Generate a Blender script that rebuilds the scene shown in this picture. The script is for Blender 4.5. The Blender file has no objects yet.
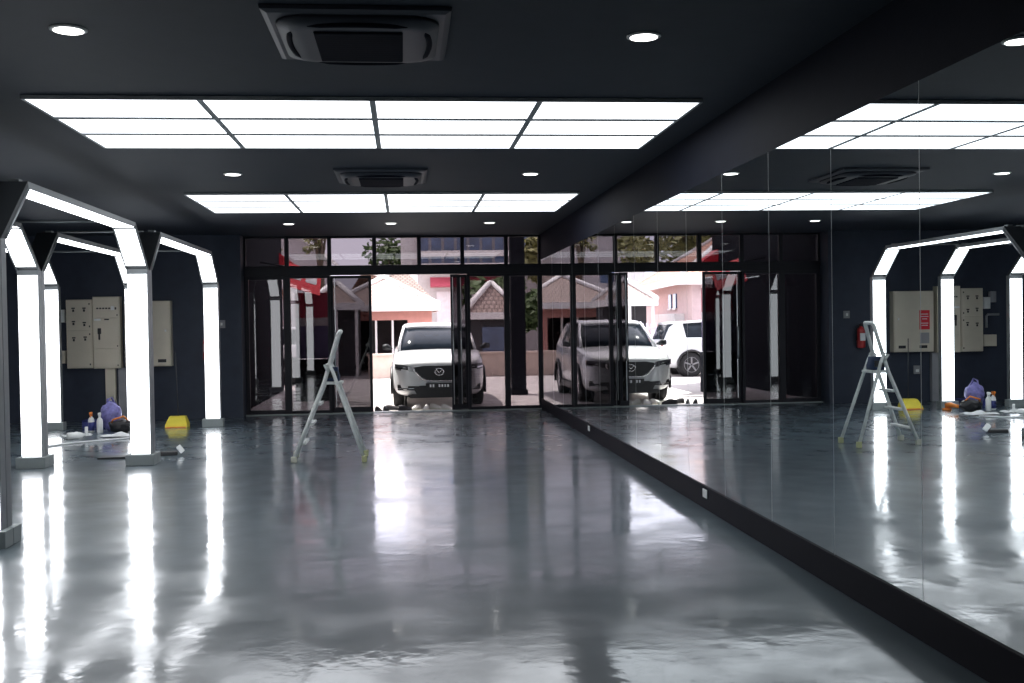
import bpy, bmesh, math, random
from mathutils import Vector, Matrix
random.seed(7)
SC = bpy.context.scene
COL = SC.collection
PI = math.pi

# ------------------------------------------------------------------ materials
def _nt(name):
    m = bpy.data.materials.new(name); m.use_nodes = True
    nt = m.node_tree; nt.nodes.clear()
    out = nt.nodes.new('ShaderNodeOutputMaterial')
    return m, nt, out

def mat(name, col, rough=.5, metal=0., vary=.06, scale=6., bump=0., bscale=40., coat=0., spec=.5, stretch=None):
    """principled surface with a noise driven colour wear and optional bump"""
    m, nt, out = _nt(name); N = nt.nodes; L = nt.links
    b = N.new('ShaderNodeBsdfPrincipled'); L.new(b.outputs[0], out.inputs[0])
    tc = N.new('ShaderNodeTexCoord'); src = tc.outputs['Object']
    if stretch:
        mp = N.new('ShaderNodeMapping'); mp.inputs['Scale'].default_value = stretch
        L.new(src, mp.inputs[0]); src = mp.outputs[0]
    n = N.new('ShaderNodeTexNoise'); n.inputs['Scale'].default_value = scale; n.inputs['Detail'].default_value = 4
    L.new(src, n.inputs['Vector'])
    r = N.new('ShaderNodeValToRGB')
    r.color_ramp.elements[0].color = tuple(max(0, c*(1-vary)) for c in col) + (1,)
    r.color_ramp.elements[1].color = tuple(min(1, c*(1+vary)) for c in col) + (1,)
    r.color_ramp.elements[0].position = .3; r.color_ramp.elements[1].position = .7
    L.new(n.outputs[0], r.inputs[0]); L.new(r.outputs[0], b.inputs['Base Color'])
    b.inputs['Roughness'].default_value = rough; b.inputs['Metallic'].default_value = metal
    b.inputs['Coat Weight'].default_value = coat; b.inputs['Coat Roughness'].default_value = .04
    b.inputs['Specular IOR Level'].default_value = spec
    if bump:
        n2 = N.new('ShaderNodeTexNoise'); n2.inputs['Scale'].default_value = bscale; L.new(src, n2.inputs['Vector'])
        bp = N.new('ShaderNodeBump'); bp.inputs['Strength'].default_value = bump; bp.inputs['Distance'].default_value = .01
        L.new(n2.outputs[0], bp.inputs['Height']); L.new(bp.outputs[0], b.inputs['Normal'])
    return m

def emit(name, col, s):
    m, nt, out = _nt(name); N = nt.nodes
    e = N.new('ShaderNodeEmission'); e.inputs[0].default_value = tuple(col)+(1,); e.inputs[1].default_value = s
    nt.links.new(e.outputs[0], out.inputs[0]); return m

def glassmat(name, tint, ior=1.5, rough=0.):
    m, nt, out = _nt(name); N = nt.nodes; L = nt.links
    t = N.new('ShaderNodeBsdfTransparent'); t.inputs[0].default_value = tuple(tint)+(1,)
    g = N.new('ShaderNodeBsdfGlossy'); g.inputs['Roughness'].default_value = rough
    f = N.new('ShaderNodeFresnel'); f.inputs[0].default_value = ior
    mx = N.new('ShaderNodeMixShader')
    L.new(f.outputs[0], mx.inputs[0]); L.new(t.outputs[0], mx.inputs[1]); L.new(g.outputs[0], mx.inputs[2])
    L.new(mx.outputs[0], out.inputs[0]); return m

def mirrormat():
    m, nt, out = _nt('silver_mirror'); N = nt.nodes
    g = N.new('ShaderNodeBsdfGlossy'); g.inputs['Roughness'].default_value = 0.
    g.inputs[0].default_value = (.80, .84, .85, 1)
    nt.links.new(g.outputs[0], out.inputs[0]); return m

def floormat():
    m, nt, out = _nt('grey_epoxy'); N = nt.nodes; L = nt.links
    b = N.new('ShaderNodeBsdfPrincipled'); L.new(b.outputs[0], out.inputs[0])
    tc = N.new('ShaderNodeTexCoord')
    n = N.new('ShaderNodeTexNoise'); n.inputs['Scale'].default_value = .8; n.inputs['Detail'].default_value = 6
    L.new(tc.outputs['Object'], n.inputs['Vector'])
    r = N.new('ShaderNodeValToRGB')
    r.color_ramp.elements[0].position = .3; r.color_ramp.elements[0].color = (.076, .111, .134, 1)
    r.color_ramp.elements[1].position = .7; r.color_ramp.elements[1].color = (.102, .141, .166, 1)
    L.new(n.outputs[0], r.inputs[0]); L.new(r.outputs[0], b.inputs['Base Color'])
    b.inputs['Roughness'].default_value = .36
    b.inputs['Specular IOR Level'].default_value = .5
    b.inputs['Coat IOR'].default_value = 1.5
    # trowel marks: patches where the coat is less polished
    n3 = N.new('ShaderNodeTexNoise'); n3.inputs['Scale'].default_value = 1.6; n3.inputs['Detail'].default_value = 5
    L.new(tc.outputs['Object'], n3.inputs['Vector'])
    rr = N.new('ShaderNodeMapRange'); rr.inputs[1].default_value = .38; rr.inputs[2].default_value = .68
    rr.inputs[3].default_value = .055; rr.inputs[4].default_value = .19
    L.new(n3.outputs[0], rr.inputs[0]); L.new(rr.outputs[0], b.inputs['Coat Roughness'])
    n4 = N.new('ShaderNodeTexNoise'); n4.inputs['Scale'].default_value = 3.1; n4.inputs['Detail'].default_value = 7
    L.new(tc.outputs['Object'], n4.inputs['Vector'])
    cw = N.new('ShaderNodeMapRange'); cw.inputs[1].default_value = .35; cw.inputs[2].default_value = .62; cw.inputs[3].default_value = .82; cw.inputs[4].default_value = 1.
    L.new(n4.outputs[0], cw.inputs[0]); L.new(cw.outputs[0], b.inputs['Coat Weight'])
    # gentle orange peel
    n2 = N.new('ShaderNodeTexNoise'); n2.inputs['Scale'].default_value = 7.; n2.inputs['Detail'].default_value = 4
    L.new(tc.outputs['Object'], n2.inputs['Vector'])
    bp = N.new('ShaderNodeBump'); bp.inputs['Strength'].default_value = .12; bp.inputs['Distance'].default_value = .012
    L.new(n2.outputs[0], bp.inputs['Height'])
    L.new(bp.outputs[0], b.inputs['Coat Normal']); L.new(bp.outputs[0], b.inputs['Normal'])
    return m

def tilemat(name, c1, c2, sx=3.2, sz=3.0):
    """pan tile roof: brick pattern + rounded bump"""
    m, nt, out = _nt(name); N = nt.nodes; L = nt.links
    b = N.new('ShaderNodeBsdfPrincipled'); L.new(b.outputs[0], out.inputs[0]); b.inputs['Roughness'].default_value = .7
    uv = N.new('ShaderNodeUVMap')
    br = N.new('ShaderNodeTexBrick'); br.inputs['Scale'].default_value = 1.
    br.inputs['Brick Width'].default_value = 1/sx; br.inputs['Row Height'].default_value = 1/sz
    br.inputs['Mortar Size'].default_value = .035; br.inputs['Mortar Smooth'].default_value = .6
    br.inputs['Color1'].default_value = tuple(c1)+(1,); br.inputs['Color2'].default_value = tuple(c2)+(1,)
    br.inputs['Mortar'].default_value = tuple(c*.5 for c in c1)+(1,)
    L.new(uv.outputs[0], br.inputs['Vector']); L.new(br.outputs['Color'], b.inputs['Base Color'])
    bp = N.new('ShaderNodeBump'); bp.inputs['Strength'].default_value = .5; bp.inputs['Distance'].default_value = .04; bp.invert = True
    L.new(br.outputs['Fac'], bp.inputs['Height']); L.new(bp.outputs[0], b.inputs['Normal'])
    return m

M = {}
M['bay'] = mat('arch_lit_black_wall_paint', (.036, .045, .068), .6, vary=.08, bump=.06, bscale=60, spec=.3)  # black wall paint lightened: light from the arches is put into the colour
M['black'] = mat('black_wall_paint', (.008, .0105, .021), .65, vary=.08, bump=.06, bscale=60, spec=.10)
M['ceil'] = mat('charcoal_ceiling_paint', (.031, .039, .055), .7, vary=.05, bump=.04, bscale=50, spec=.3)
M['skirt'] = mat('black_skirting_paint', (.010, .010, .016), .6, spec=.1)
M['floor'] = floormat()
M['mirror'] = mirrormat()
M['edge'] = mat('polished_glass_edge', (.42, .46, .48), .3, spec=.6)
M['alu'] = mat('grey_extruded_aluminium', (.27, .29, .30), .42, .55, bump=.03)
M['aludark'] = mat('dark_grey_metal', (.045, .05, .055), .45, .3)
M['lightframe'] = mat('pale_grey_light_frame', (.42, .44, .45), .6)
M['base'] = mat('grey_base_steel', (.28, .31, .31), .5, .2)
M['frame'] = mat('black_window_aluminium', (.012, .012, .017), .5, spec=.2)
M['brightalu'] = mat('brushed_door_edge', (.55, .56, .58), .3, .8)
M['glassdark'] = glassmat('tinted_door_film', (.25, .24, .25), 1.6)
M['glass'] = glassmat('tinted_window_film', (.415, .395, .405), 1.6)
M['led'] = emit('led_diffuser', (.94, .98, 1.03), 3.0)
M['strip'] = emit('led_strip_diffuser', (.95, .98, 1.02), 6.)
M['down'] = emit('downlight_lens', (1, .98, .95), 5.)
M['acblack'] = mat('dark_grey_plastic', (.036, .040, .056), .5, vary=.1)
M['acgrille'] = mat('black_intake_grille', (.009, .010, .018), .8, spec=.08)
M['white'] = mat('white_plastic', (.78, .79, .78), .4)
M['beige'] = mat('beige_enamel', (.66, .60, .49), .45, vary=.05, scale=3)
M['darkpl'] = mat('black_plastic', (.012, .012, .014), .45)
M['red'] = mat('red_enamel', (.42, .028, .030), .35)
M['ladder'] = mat('worn_aluminium', (.74, .76, .74), .4, .15, vary=.12, scale=14)
M['rubber'] = mat('pale_rubber', (.55, .55, .46), .7)
M['yrubber'] = mat('yellow_green_rubber', (.50, .51, .28), .7)
M['navy'] = mat('dark_blue_canvas', (.018, .035, .085), .8)
M['yellow'] = mat('yellow_plastic', (.72, .60, .04), .45)
M['orange'] = mat('orange_plastic', (.75, .22, .03), .4)
M['blue'] = mat('blue_plastic', (.025, .035, .17), .5)
M['violet'] = mat('violet_plastic_film', (.17, .16, .40), .5, vary=.45, scale=14, bump=.5, bscale=25)
M['cloth'] = mat('white_cloth', (.72, .73, .74), .9, bump=.4, bscale=30)
M['carwhite'] = mat('white_car_paint', (.60, .61, .62), .3, coat=1., vary=.015)
M['carglass'] = mat('dark_car_glass', (.010, .014, .020), .12, spec=.12, vary=.2)
M['tyre'] = mat('tyre_rubber', (.012, .012, .013), .85)
M['rim'] = mat('alloy_rim', (.22, .22, .23), .35, .7)
M['chrome'] = mat('chrome', (.75, .75, .76), .12, 1.)
M['lamp'] = mat('headlamp_lens', (.12, .12, .13), .08, spec=.9, coat=1)
M['plate'] = mat('black_plate', (.02, .02, .022), .4)
M['tail'] = mat('red_lamp_lens', (.35, .02, .02), .15, coat=1)
M['concrete'] = mat('pale_concrete', (.50, .46, .44), .85, vary=.12, scale=2.5, bump=.2, bscale=30)
M['kerb'] = mat('tan_wall_plaster', (.52, .42, .36), .85, vary=.1, bump=.1)
M['pink'] = mat('pink_render', (.62, .30, .26), .85, vary=.06, bump=.1)
M['palepink'] = mat('pale_pink_render', (.66, .50, .50), .85, vary=.06, bump=.1)
M['greywall'] = mat('grey_render', (.42, .40, .42), .85, vary=.08, bump=.1)
M['beigewall'] = mat('beige_siding', (.31, .29, .29), .75, vary=.08)
M['whitewall'] = mat('white_render', (.72, .72, .72), .8, vary=.05)
M['shade'] = mat('interior_shade_wall', (.05, .05, .055), .9)  # shade inside carport, porch and under the lodge roof, put into the wall colour
M['winglass'] = mat('blue_window_glass', (.07, .11, .20), .1, spec=.8, vary=.4, scale=1.5)
M['maroon'] = mat('maroon_awning_canvas', (.30, .04, .07), .8)
M['dimviolet'] = mat('dull_violet_panel', (.10, .085, .17), .6)
M['redsign'] = mat('red_sign_vinyl', (.70, .022, .04), .6)
M['tile'] = tilemat('terracotta_roof_tile', (.40, .30, .265), (.36, .265, .23), 6.0, 5.2)
M['otile'] = tilemat('orange_roof_tile', (.60, .30, .21), (.52, .25, .17), 4.5, 4.0)
M['fascia'] = mat('white_fascia_paint', (.80, .79, .78), .6)
M['fence'] = mat('pale_violet_fence_paint', (.60, .56, .68), .6)
M['leaf'] = mat('green_leaves', (.07, .12, .035), .7, vary=.5, scale=3)
M['leafy'] = mat('yellow_green_leaves', (.20, .20, .07), .7, vary=.5, scale=3)
M['bark'] = mat('tree_bark', (.10, .075, .055), .9, bump=.5)
M['stone'] = mat('dark_grey_column_tile', (.016, .017, .022), .9, spec=.03)
M['canopy'] = mat('canopy_soffit_paint', (.22, .22, .24), .7)
M['shoe'] = mat('dark_shoe_fabric', (.022, .020, .024), .8)
M['shoew'] = mat('white_shoe_leather', (.62, .60, .58), .6)
M['switch'] = mat('grey_switch_plate', (.30, .30, .32), .5)

# ------------------------------------------------------------------ mesh helper
class MB:
    def __init__(s): s.bm = bmesh.new(); s.uv = s.bm.loops.layers.uv.new('UVMap')
    def box(s, x0, x1, y0, y1, z0, z1, bev=0., rot=None, piv=None):
        t = bmesh.new()
        bmesh.ops.create_cube(t, size=1.)
        for v in t.verts:
            v.co = Vector(((x0+x1)/2+v.co.x*(x1-x0), (y0+y1)/2+v.co.y*(y1-y0), (z0+z1)/2+v.co.z*(z1-z0)))
        if bev > 0:
            bmesh.ops.bevel(t, geom=t.edges[:], offset=min(bev, .45*min(abs(x1-x0), abs(y1-y0), abs(z1-z0))), segments=2, affect='EDGES', profile=.5)
        if rot is not None:
            p = Vector(piv) if piv is not None else Vector(((x0+x1)/2, (y0+y1)/2, (z0+z1)/2))
            bmesh.ops.transform(t, matrix=Matrix.Translation(p) @ rot @ Matrix.Translation(-p), verts=t.verts)
        s._merge(t); return s
    def _merge(s, t):
        mp = {v: s.bm.verts.new(v.co) for v in t.verts}
        for f in t.faces:
            try: nf = s.bm.faces.new([mp[v] for v in f.verts]); nf.smooth = f.smooth
            except ValueError: pass
        t.free()
    def prism(s, pts, axis, a, b):
        """polygon pts (2-D) extruded along axis from a to b; axis x: pts=(y,z); y: (x,z); z: (x,y)"""
        def P(u, v, w):
            return {'x': (w, u, v), 'y': (u, w, v), 'z': (u, v, w)}[axis]
        A = [s.bm.verts.new(P(u, v, a)) for u, v in pts]; B = [s.bm.verts.new(P(u, v, b)) for u, v in pts]
        n = len(pts)
        s.bm.faces.new(A); s.bm.faces.new(B[::-1])
        for i in range(n): s.bm.faces.new((A[i], B[i], B[(i+1) % n], A[(i+1) % n]))
        bmesh.ops.recalc_face_normals(s.bm, faces=s.bm.faces[:]); return s
    def tube(s, path, r, n=10, close=False):
        path = [Vector(p) for p in path]; rings = []
        rr = r if isinstance(r, (list, tuple)) else [r]*len(path)
        up = None
        for i, p in enumerate(path):
            if close: t = path[(i+1) % len(path)]-path[i-1]
            else: t = path[min(i+1, len(path)-1)]-path[max(i-1, 0)]
            t.normalize()
            if up is None:
                up = Vector((0, 0, 1)) if abs(t.z) < .9 else Vector((1, 0, 0))
            u = (up-t*up.dot(t)).normalized(); v = t.cross(u); up = u
            rings.append([s.bm.verts.new(p+(u*math.cos(2*PI*k/n)+v*math.sin(2*PI*k/n))*rr[i]) for k in range(n)])
        m = len(rings)
        for i in range(m if close else m-1):
            a, b = rings[i], rings[(i+1) % m]
            for k in range(n):
                f = s.bm.faces.new((a[k], a[(k+1) % n], b[(k+1) % n], b[k])); f.smooth = True
        if not close: s.bm.faces.new(rings[0][::-1]); s.bm.faces.new(rings[-1])
        return s
    def lathe(s, prof, c=(0, 0, 0), n=24, axis='z', sc=(1, 1)):
        rings = []
        for r, h in prof:
            ring = []
            for k in range(n):
                a = 2*PI*k/n; x, y = r*math.cos(a)*sc[0], r*math.sin(a)*sc[1]
                p = {'z': (x, y, h), 'x': (h, x, y), 'y': (x, h, y)}[axis]
                ring.append(s.bm.verts.new(Vector(c)+Vector(p)))
            rings.append(ring)
        for a, b in zip(rings, rings[1:]):
            for k in range(n):
                f = s.bm.faces.new((a[k], a[(k+1) % n], b[(k+1) % n], b[k])); f.smooth = True
        s.bm.faces.new(rings[0][::-1]); s.bm.faces.new(rings[-1])
        bmesh.ops.recalc_face_normals(s.bm, faces=s.bm.faces[:]); return s
    def loft(s, rings, closed=True, caps=True, smooth=True):
        R = [[s.bm.verts.new(p) for p in r] for r in rings]
        for a, b in zip(R, R[1:]):
            n = len(a)
            for k in range(n if closed else n-1):
                f = s.bm.faces.new((a[k], a[(k+1) % n], b[(k+1) % n], b[k])); f.smooth = smooth
        if caps and closed: s.bm.faces.new(R[0][::-1]); s.bm.faces.new(R[-1])
        bmesh.ops.recalc_face_normals(s.bm, faces=s.bm.faces[:]); return s
    def quad(s, pts, uvs=None):
        f = s.bm.faces.new([s.bm.verts.new(p) for p in pts])
        if uvs:
            for l, u in zip(f.loops, uvs): l[s.uv].uv = u
        return s
    def build(s, name, m, parent=None, smooth=False):
        me = bpy.data.meshes.new(name)
        s.bm.to_mesh(me); s.bm.free()
        me.materials.append(m)
        if smooth:
            for p in me.polygons: p.use_smooth = True
        o = bpy.data.objects.new(name, me); COL.objects.link(o)
        if parent: o.parent = parent
        return o

def thing(name, label, cat, loc=(0, 0, 0), rz=0., group=None):
    o = bpy.data.objects.new(name, None); COL.objects.link(o); o.empty_display_size = .1
    o.location = loc; o.rotation_euler = (0, 0, rz)
    o['label'] = label; o['category'] = cat
    if group: o['group'] = group
    return o
def tag(o, label, cat, group=None, kind=None):
    o['label'] = label; o['category'] = cat
    if group: o['group'] = group
    if kind: o['kind'] = kind
    return o
def struct(name, mb, m, label=None, cat=None):
    o = mb.build(name, m); o['kind'] = 'structure'
    if label: o['label'] = label
    o['category'] = cat or name.split('_')[0]
    return o
def sempty(name, label, cat, loc=(0, 0, 0)):
    o = thing(name, label, cat, loc); o['kind'] = 'structure'; return o
def copy_tree(o, parent=None):
    c = o.copy(); COL.objects.link(c)
    if parent:
        c.parent = parent
    for ch in list(o.children): copy_tree(ch, c)
    return c
ORD = ['first', 'second', 'third', 'fourth', 'fifth', 'sixth', 'seventh', 'eighth', 'ninth', 'tenth', 'eleventh', 'twelfth', 'thirteenth', 'fourteenth', 'fifteenth', 'sixteenth']

# ------------------------------------------------------------------ room shell
H = 3.230; XR = 2.52; XL = -7.3; YF = 19.7; YB = -4.0; YC = 19.25; XC = -2.86
struct('floor', MB().box(XL-.2, XR+.2, YB-.2, YF+.05, -.15, 0), M['floor'], 'glossy grey epoxy floor of the showroom', 'floor')
struct('ceiling', MB().box(XL-.2, XR+.2, YB-.2, YF+.15, H, H+.2), M['ceil'], 'flat charcoal painted ceiling', 'ceiling')
struct('wall_left', MB().box(XL-.2, XL, YB-.2, YC+.3, 0, H), M['bay'], 'black wall beside the light arches', 'wall')
struct('wall_right', MB().box(XR+.012, XR+.2, YB-.2, YF+.15, 0, H), M['black'], 'black wall carrying the mirrors', 'wall')
struct('wall_rear', MB().box(XL, XR+.012, YB-.2, YB, 0, H), M['black'], 'black wall opposite the glass front', 'wall')
struct('wall_front', MB().box(XL, XC, YC, YF+.15, 0, H), M['bay'], 'black wall behind the beige electrical cabinets', 'wall')
ZS = .192
struct('baseboard_right', MB().box(XR-.012, XR+.012, YB, YF-.05, 0, ZS, .004), M['skirt'], 'tall black skirting under the mirrors', 'baseboard')

# mirrors
seams = [3.92 + 1.084*i for i in range(14)] + [YF-.05]
ys = list(zip(seams, seams[1:]))
mp_labels = {}
for i, (a, b) in enumerate(ys):
    n = len(ys)-1-i
    if i == 0: lab = 'frameless wall mirror panel nearest the camera, cut by the picture edge'
    elif n == 0: lab = 'narrowest frameless mirror panel, in the corner beside the glass shopfront'
    else: lab = 'frameless wall mirror panel, %s from the glass shopfront corner' % ORD[n]
    t = thing('mirror_panel', lab, 'mirror', (XR+.012, a, ZS), group='mirror panels on the right wall')
    w = b-a
    MB().box(-.010, 0, .003, w-.003, .002, 2.753-ZS).build('mirror_glass', M['mirror'], t)
    MB().box(-.0102, -.0008, -.0022, .0032, .002, 2.753-ZS).build('polished_edge', M['edge'], t)

# sockets on the skirting
for y, lab in ((8.77, 'white socket plate on the black skirting, the one nearer the camera'), (14.46, 'white socket plate on the black skirting, the one nearer the glass front')):
    t = thing('socket_outlet', lab, 'socket', (XR-.012, y, .135), group='sockets on the skirting')
    MB().box(-.010, 0, -.062, .062, -.036, .036, .004).build('face_plate', M['white'], t)
    for dy in (-.028, .028):
        mb = MB()
        mb.prism([(dy-.016, -.020), (dy+.016, -.020), (dy+.016, .020), (dy-.016, .020)], 'x', -.0112, -.0095)
        mb.build('socket_recess', M['cloth'], t)

# ------------------------------------------------------------------ ceiling lights
A0, A1 = -2.612, 2.216
def light_grid(y0, y1, where, grp):
    cw = (A1-A0)/4
    for c in range(4):
        x0 = A0+c*cw; x1 = x0+cw
        side = ['leftmost', 'second from left', 'third from left', 'rightmost'][c]
        t = thing('ceiling_light', '%s of four white panels in the ceiling light grid %s' % (side, where), 'ceiling light', (x0, y0, H), group=grp)
        L = y1-y0; f = .022
        mb = MB()
        mb.box(0, f, 0, L, -.03, 0); mb.box(cw-f, cw, 0, L, -.03, 0)
        mb.box(f, cw-f, 0, f*.5, -.03, 0); mb.box(f, cw-f, L-f*.5, L, -.03, 0)
        dl = (L-f)/3
        for k in (1, 2): mb.box(f, cw-f, f*.5+k*dl-.042, f*.5+k*dl+.042, -.03, 0)
        mb.box(0, cw, 0, L, -.004, 0)
        mb.build('light_frame', M['lightframe'], t)
        for k in range(3):
            MB().box(f, cw-f, f*.5+k*dl+(.042 if k else 0), f*.5+(k+1)*dl-(.042 if k < 2 else 0), -.026, -.006).build('diffuser', M['led'], t)
light_grid(7.695, 9.771, 'nearer the camera', 'near ceiling light grid')
light_grid(13.202, 15.285, 'nearer the shopfront', 'far ceiling light grid')

proto = None
dl_spots = [(-1.78, 6.01, 'round recessed downlight left of the near air conditioner'), (1.39, 6.01, 'round recessed downlight right of the near air conditioner'),
            (-1.78, 11.58, 'round recessed downlight left of the far air conditioner'), (1.40, 11.58, 'round recessed downlight right of the far air conditioner'),
            (-1.79, 17.18, 'round downlight before the shopfront, left of the row of three'), (-.18, 17.18, 'round downlight before the shopfront, middle of the row of three'),
            (1.40, 17.18, 'round downlight before the shopfront, right of the row of three')]
for x, y, lab in dl_spots:
    if proto is None:
        proto = thing('downlight', lab, 'downlight', (x, y, H), group='recessed downlights')
        MB().lathe([(.084, -.002), (.098, -.002), (.098, -.008), (.084, -.012)], n=32).build('trim_ring', M['white'], proto)
        MB().lathe([(.083, -.004), (.078, -.014), (.001, -.016)], n=32).build('lens', M['down'], proto)
    else:
        c = copy_tree(proto); c.location = (x, y, H); c['label'] = lab

# air conditioning cassettes
def cassette(y, lab):
    t = thing('air_conditioner', lab, 'air conditioner', (-.215, y, H-.004), group='ceiling cassette air conditioners')
    # square plate with bevelled rim
    r = []
    for hw, z in ((.49, 0), (.485, -.018), (.455, -.030)):
        r.append([(-hw, -hw*1.06, z), (hw, -hw*1.06, z), (hw, hw*1.06, z), (-hw, hw*1.06, z)])
    MB().loft(r, smooth=False).build('cover_plate', M['acblack'], t)
    # rounded raised ring with a long curved air slot on each side
    def ring(hx, hy, rad, z, n=6):
        o = []
        for cx, cy, a0 in ((hx-rad, hy-rad, 0), (-hx+rad, hy-rad, 90), (-hx+rad, -hy+rad, 180), (hx-rad, -hy+rad, 270)):
            for k in range(n+1):
                a = math.radians(a0+90*k/n); o.append((cx+rad*math.cos(a), cy+rad*math.sin(a), z))
        return o
    MB().loft([ring(.43, .455, .16, -.028), ring(.425, .45, .16, -.05), ring(.35, .37, .10, -.072), ring(.29, .33, .05, -.074)]).build('rounded_housing', M['acblack'], t)
    mb = MB()
    mb.box(-.235, .235, -.30, .30, -.086, -.070, .006)
    for k in range(14): mb.box(-.225, .225, -.285+k*.0425, -.263+k*.0425, -.087, -.084)
    mb.build('intake_grille', M['acgrille'], t)
    for sx, sy in ((1, 0), (-1, 0), (0, 1), (0, -1)):
        pts = []
        for k in range(9):
            u = -1+k/4
            bow = .03*(1-u*u)
            pts.append(((sx*(.352+bow)+(u*.26 if sy else 0)), (sy*(.375+bow)+(u*.28 if sx else 0)), -.0635))
        MB().tube(pts, [.008]+[.017]*7+[.008], 8).build('air_flap', M['acgrille'], t)
    return t
cassette(6.02, 'black ceiling cassette air conditioner nearest the camera, at the top')
cassette(11.68, 'black ceiling cassette air conditioner between the two light grids')

# ------------------------------------------------------------------ light arches
TH = .10; RUN = .53; RISE = .44; ZL = 2.30; ZB = ZL+RISE
ang = math.atan2(RISE, RUN)
def arch(xc, a, b, lab):
    """hexagonal light gantry: inner faces at y=a and y=b"""
    t = thing('light_arch', lab, 'light arch', (xc, (a+b)/2, 0), group='LED light arches on the left')
    c = (b-a)/2; w = .12
    TB = .055
    s_ = (TB*math.sin(ang)-TH)/math.cos(ang); zo = ZL+TB*math.cos(ang)+s_*math.sin(ang)
    zo = ZL+(TB-TH*math.sin(ang))/math.cos(ang)
    yo = c-RUN + TB*math.tan(ang/2)
    zt = ZB+TB
    for sg in (1, -1):
        leg = MB().prism([(sg*c, .0), (sg*(c+TH), .0), (sg*(c+TH), zo), (sg*c, ZL)], 'x', -w, w).build('leg', M['alu'], t)
        ya, yb = sorted((sg*(c-.004), sg*(c+.02)))
        MB().box(-w+.011, w-.011, ya, yb, .135, ZL-.062).build('light_panel', M['strip'], leg)
        y0, y1 = sorted((sg*(c-.062), sg*(c+TH+.002)))
        MB().box(-.165, .165, y0, y1, 0, .128, .006).build('foot_block', M['base'], leg)
        br = MB().prism([(sg*c, ZL), (sg*(c+TH), zo), (sg*yo, zt), (sg*(c-RUN), ZB)], 'x', -w, w).build('corner_brace', M['aludark'], t)
        # white panel lying along the sloping inner face
        d = Vector((0, -sg*RUN, RISE)).normalized(); nrm = Vector((0, -sg*RISE, -RUN)).normalized()
        L = math.hypot(RUN, RISE); p0 = Vector((0, sg*c, ZL))+d*.062; p1 = Vector((0, sg*c, ZL))+d*(L-.03)
        q = [p0-nrm*.012, p1-nrm*.012, p1+nrm*.004, p0+nrm*.004]
        MB().prism([(v.y, v.z) for v in q], 'x', -w+.011, w-.011).build('light_panel', M['strip'], br)
        # thin bright frame edges of the brace
        mb = MB()
        for sx in (-1, 1):
            P = [Vector((0, sg*c, ZL)), Vector((0, sg*(c-RUN), ZB))]
            mb.tube([(sx*w, P[0].y, P[0].z), (sx*w, P[1].y, P[1].z)], .011, 6)
        mb.build('brace_edge', M['alu'], br)
    bm_ = MB().prism([(-(c-RUN), ZB), (-yo, zt), (yo, zt), (c-RUN, ZB)], 'x', -w, w).build('top_beam', M['alu'], t)
    MB().box(-w+.011, w-.011, -(c-RUN)+.03, (c-RUN)-.03, ZB-.004, ZB+.02).build('light_panel', M['strip'], bm_)
    for sg in (1, -1):
        MB().box(-.04, .04, sg*(c-RUN-.06)-.04, sg*(c-RUN-.06)+.04, zt, zt+.028, .004).build('joint_bracket', M['alu'], bm_)
    return t
D0, D1, D2 = 8.19, 12.87, 17.63
R1, R2, R3 = -3.10, -4.33, -5.585
G = .21
arch(R1, D0-4.55, D0, 'white lit arch nearest the camera, only its far leg at the left picture edge')
arch(R1, D0+G, D1, 'largest white lit arch in the row beside the open floor')
arch(R1, D1+G, D2, 'white lit arch nearest the shopfront in the row beside the open floor')
arch(R2, D0+G, D1, 'white lit arch of the middle row whose wide far leg is near the left edge')
arch(R2, D1+G, D2, 'white lit arch of the middle row in front of the beige cabinets')
arch(R3, D1+G, D2, 'white lit arch of the row farthest left, by the black wall')
def rail(y, x0, x1, lab):
    o = MB().tube([(0, 0, 0), (x1-x0, 0, 0)], .013, 8).build('tie_rail', M['alu'])
    o.location = (x0, y, 2.805); tag(o, lab, 'rail', 'thin tie rails between the light arches')
rail(D1-.57, R2+.1, R1-.1, 'thin grey tie rail under the largest arch beam, upper of the two')
rail(D1+G+.57, R2+.1, R1-.1, 'thin grey tie rail linking the two arches nearer the cabinets')
rail(D2-.57, R2+.1, R1-.1, 'thin grey tie rail at far end of the arches beside the floor')
rail(D2-.57, R3+.1, R2-.1, 'thin grey tie rail at far end of the leftmost row of arches')

# ------------------------------------------------------------------ shop front
ZT0, ZT1 = 2.52, 2.66
wn = [0]
def pane_window(x0, x1, z0, z1, lab, fw=.04, fd=.10, y=YF, glass='glass', name=None):
    wn[0] += 1
    t = sempty(name or 'window_%d' % wn[0], lab, 'window', ((x0+x1)/2, y, z0))
    w = (x1-x0)/2; h = z1-z0
    mb = MB()
    mb.box(-w, -w+fw, -fd/2, fd/2, 0, h); mb.box(w-fw, w, -fd/2, fd/2, 0, h)
    mb.box(-w+fw, w-fw, -fd/2, fd/2, 0, fw); mb.box(-w+fw, w-fw, -fd/2, fd/2, h-fw, h)
    mb.build('window_frame', M['frame'], t)
    MB().box(-w+fw-.005, w-fw+.005, -.005, .005, fw-.005, h-fw+.005).build('pane', M[glass], t)
    return t
ups = [XC, -2.10, -1.335, -.52, .295, 1.09, 1.90, XR+.012]
for i in range(7):
    pane_window(ups[i], ups[i+1], ZT1, H, 'tinted clerestory pane, %s from the left above the shopfront doors' % ORD[i], fw=.035)
struct('trim_1', MB().box(XC, XR+.012, YF-.07, YF+.07, ZT0, ZT1, .004), M['frame'], 'black transom rail across the shopfront', 'trim')
struct('trim_2', MB().box(XC, XR+.012, YF-.16, YF+.10, 0, .012, .003), M['base'], 'thin metal threshold strip of the shopfront', 'trim')
pane_window(XC, -2.10, .012, ZT0, 'tinted fixed shopfront pane next to the black wall', fw=.07)
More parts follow.
